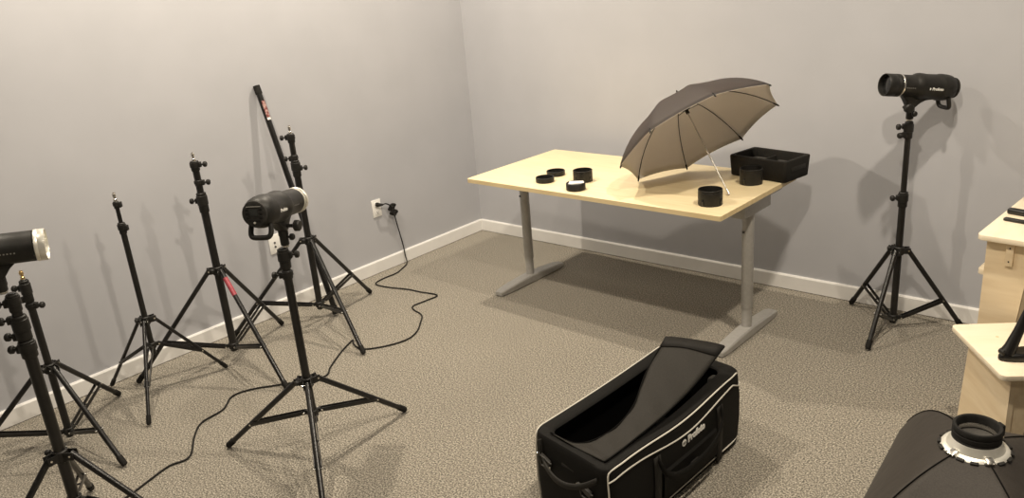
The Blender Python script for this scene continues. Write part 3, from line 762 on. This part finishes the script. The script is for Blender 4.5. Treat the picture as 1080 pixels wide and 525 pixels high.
b = MB(); b.tube([(.12, .12, HL-.0005), (.12, .12, HL+.0002)], .006, 10); b.obj('knot', M['edgeband'], t)

# black stand on the stool
q0 = Vector((3.699, -1.145, HL+.0005))
t = thing('tabletop_stand', 'glossy black stand with a slanting arm on the low plywood stool', 'stand', q0, RIGHT)
b = MB(); loops = []
for z, s in ((0, .92), (.004, 1.), (.016, 1.), (.026, .93), (.031, .78)):
    loops.append([(.055+.105*s*math.cos(a)*(1 if math.cos(a) > 0 else .95), .036*s*math.sin(a), z) for a in [2*PI*i/28 for i in range(28)]])
b.loft(loops, True, True); b.obj('base', M['black'], t)
b = MB(); b.tube([(-.015, 0, .025), (-.005, 0, .05), (.018, .004, .105), (.036, .006, .16), (.046, .007, .20)], [.026, .021, .017, .014, .010], 14); b.obj('arm', M['black'], t)
b = MB(); b.tube([(.046, .007, .197), (.049, .007, .212)], [.007, .005], 10); b.obj('arm_tip', M['steel'], t)
b = MB(); b.tube([(-.03, -.012, .03), (-.03, .012, .03)], .012, 12); b.obj('hinge', M['blackplastic'], t)

# ------------------------------------------------------------------ softbox lying face down
so_ = Vector((3.735, -1.84, 0))
t = thing('softbox', 'black fabric softbox lying face down on the carpet with its mount ring upwards', 'softbox', so_)
SC = [Vector((-.318, .515, 0)), Vector((-.263, -.50, 0)), Vector((.36, -.50, 0)), Vector((.30, .53, 0))]
zr, zs = .432, .15
def sb_pt(i, q, s):
    """i side, q along it, s 0 at the mount to 1 at the rim"""
    a, c = SC[i], SC[(i+1) % 4]
    ring_r = .076
    aa = math.atan2(a.y, a.x); ca = math.atan2(c.y, c.x)
    while ca < aa: ca += 2*PI
    an = aa+(ca-aa)*q
    inner = Vector((ring_r*math.cos(an), ring_r*math.sin(an), 0))
    outer = a.lerp(c, q)
    cor = (abs(2*q-1))**20*.03
    outer = outer*(1-cor)
    p = inner.lerp(outer, s)
    sag = 4*q*(1-q)
    z = zr-(zr-zs)*(.30*s+.70*s**2.3) - .022*sag*math.sin(PI*s)*.9
    return Vector((p.x, p.y, z))
b = MB(); nq, ns = 12, 14; rows = []
for k in range(ns+1):
    s = k/ns; rows.append([sb_pt(i, j/nq, s) for i in range(4) for j in range(nq)])
rim = rows[-1]
rows.append([Vector((p.x*1.006, p.y*1.006, zs*.55)) for p in rim]); rows.append([Vector((p.x*1.0, p.y*1.0, .004)) for p in rim])
b.loft(rows); b.obj('fabric_shell', M['softfab'], t, angle=60)
b = MB(); b.loft([[Vector((p.x*.985, p.y*.985, .003)) for p in rim], [Vector((p.x*.985, p.y*.985, .012)) for p in rim]], True, True); b.obj('front_diffuser', M['white'], t)
for i in range(4):
    b = MB(); b.tube([sb_pt(i, 0, k/20)+Vector((0, 0, .0008)) for k in range(1, 21)], .0022, 6); b.obj('seam', M['nyloninside'], t)
zt = .450
b = MB(); b.lathe([(.090, zr-.010), (.092, zr-.006), (.087, zr+.001), (.077, zr+.004), (.066, zt+.010), (.060, zt+.012), (.058, zr)], 48); b.obj('mount_flange', M['satin'], t)['label'] = 'pale metal cone flange'
for k in range(16):
    a = 2*PI*(k+.5)/16; b = MB(); b.box((.0935*math.cos(a), .0935*math.sin(a), zr-.004), (.010, .022, .008), (0, .35, a), .002); b.obj('flange_tooth', M['blackmatte'], t)
for k in range(4):
    a = math.atan2(SC[k].y, SC[k].x); b = MB(); b.box((.088*math.cos(a), .088*math.sin(a), zr+.004), (.026, .022, .012), (0, .35, a), .003); b.obj('rod_socket', M['steel'], t)
b = MB(); b.lathe([(.054, zt), (.0625, zt), (.0655, zt+.005), (.0655, zt+.014), (.0637, zt+.016), (.0637, zt+.019), (.0655, zt+.021), (.0655, zt+.031), (.0637, zt+.033), (.0637, zt+.036), (.0655, zt+.038), (.0655, zt+.048), (.063, zt+.052), (.057, zt+.052), (.054, zt+.048), (.054, zt)], 48)
b.obj('mount_ring', M['rubber'], t)['label'] = 'black ribbed ring'
b = MB(); b.lathe([(.0535, zt+.012), (.0515, zt+.019), (.0535, zt+.026)], 48); b.obj('inner_ring', M['steel'], t)
b = MB(); b.lathe([(.0537, zt+.005), (.0537, zt+.009), (0, zt+.009), (0, zt+.005)], 32); b.obj('cover_disc', M['foam'], t)
a = RIGHT+.1; b = MB(); b.box((.070*math.cos(a), .070*math.sin(a), zt+.026), (.022, .026, .036), (0, 0, a), .004); b.obj('lock_lever', M['rubber'], t)

# ------------------------------------------------------------------ lights: the room's ceiling spots, plus one added fill
def lamp(x, y, power, col=(1, .88, .715), size=.03, ang=150, z=3.29, aim=None):
    l = bpy.data.lights.new('ceiling_or_fill_spot', 'SPOT'); l.energy = power; l.color = col; l.shadow_soft_size = size
    l.spot_size = rad(ang); l.spot_blend = .7
    o = bpy.data.objects.new('ceiling_or_fill_spot', l); C.objects.link(o); o.location = (x, y, z)
    if aim: o.rotation_euler = (Vector(aim)-Vector((x, y, z))).to_track_quat('-Z', 'Y').to_euler()
A0 = 202
for x, y, k in ((.81, -.88, 1.08), (.90, -2.65, 1.02), (.98, -4.4, .2), (3.42, -4.6, .15), (5.9, -1.2, .08), (5.9, -3.0, .08), (5.9, -5.0, .06)):
    lamp(x, y, A0*k)
lamp(3.49, -1.40, A0*.98, size=.05, ang=140, aim=(3.3, -1.1, 0))
lamp(3.40, -2.78, A0*.80, size=.06, ang=150, aim=(2.6, -2.5, 0))
lamp(1.95, -3.55, A0*.30, size=.07, ang=74, aim=(0, -1.45, 1.35))  # added fill spot, only there to brighten the left wall
w = bpy.data.worlds.new('world'); bpy.context.scene.world = w; w.use_nodes = True
w.node_tree.nodes['Background'].inputs[0].default_value = (.9, .85, .78, 1); w.node_tree.nodes['Background'].inputs[1].default_value = .05
sc = bpy.context.scene
sc.view_settings.view_transform = 'Standard'; sc.view_settings.look = 'None'; sc.view_settings.gamma = 1; sc.view_settings.use_curve_mapping = False
sc.view_settings.exposure = 0.0
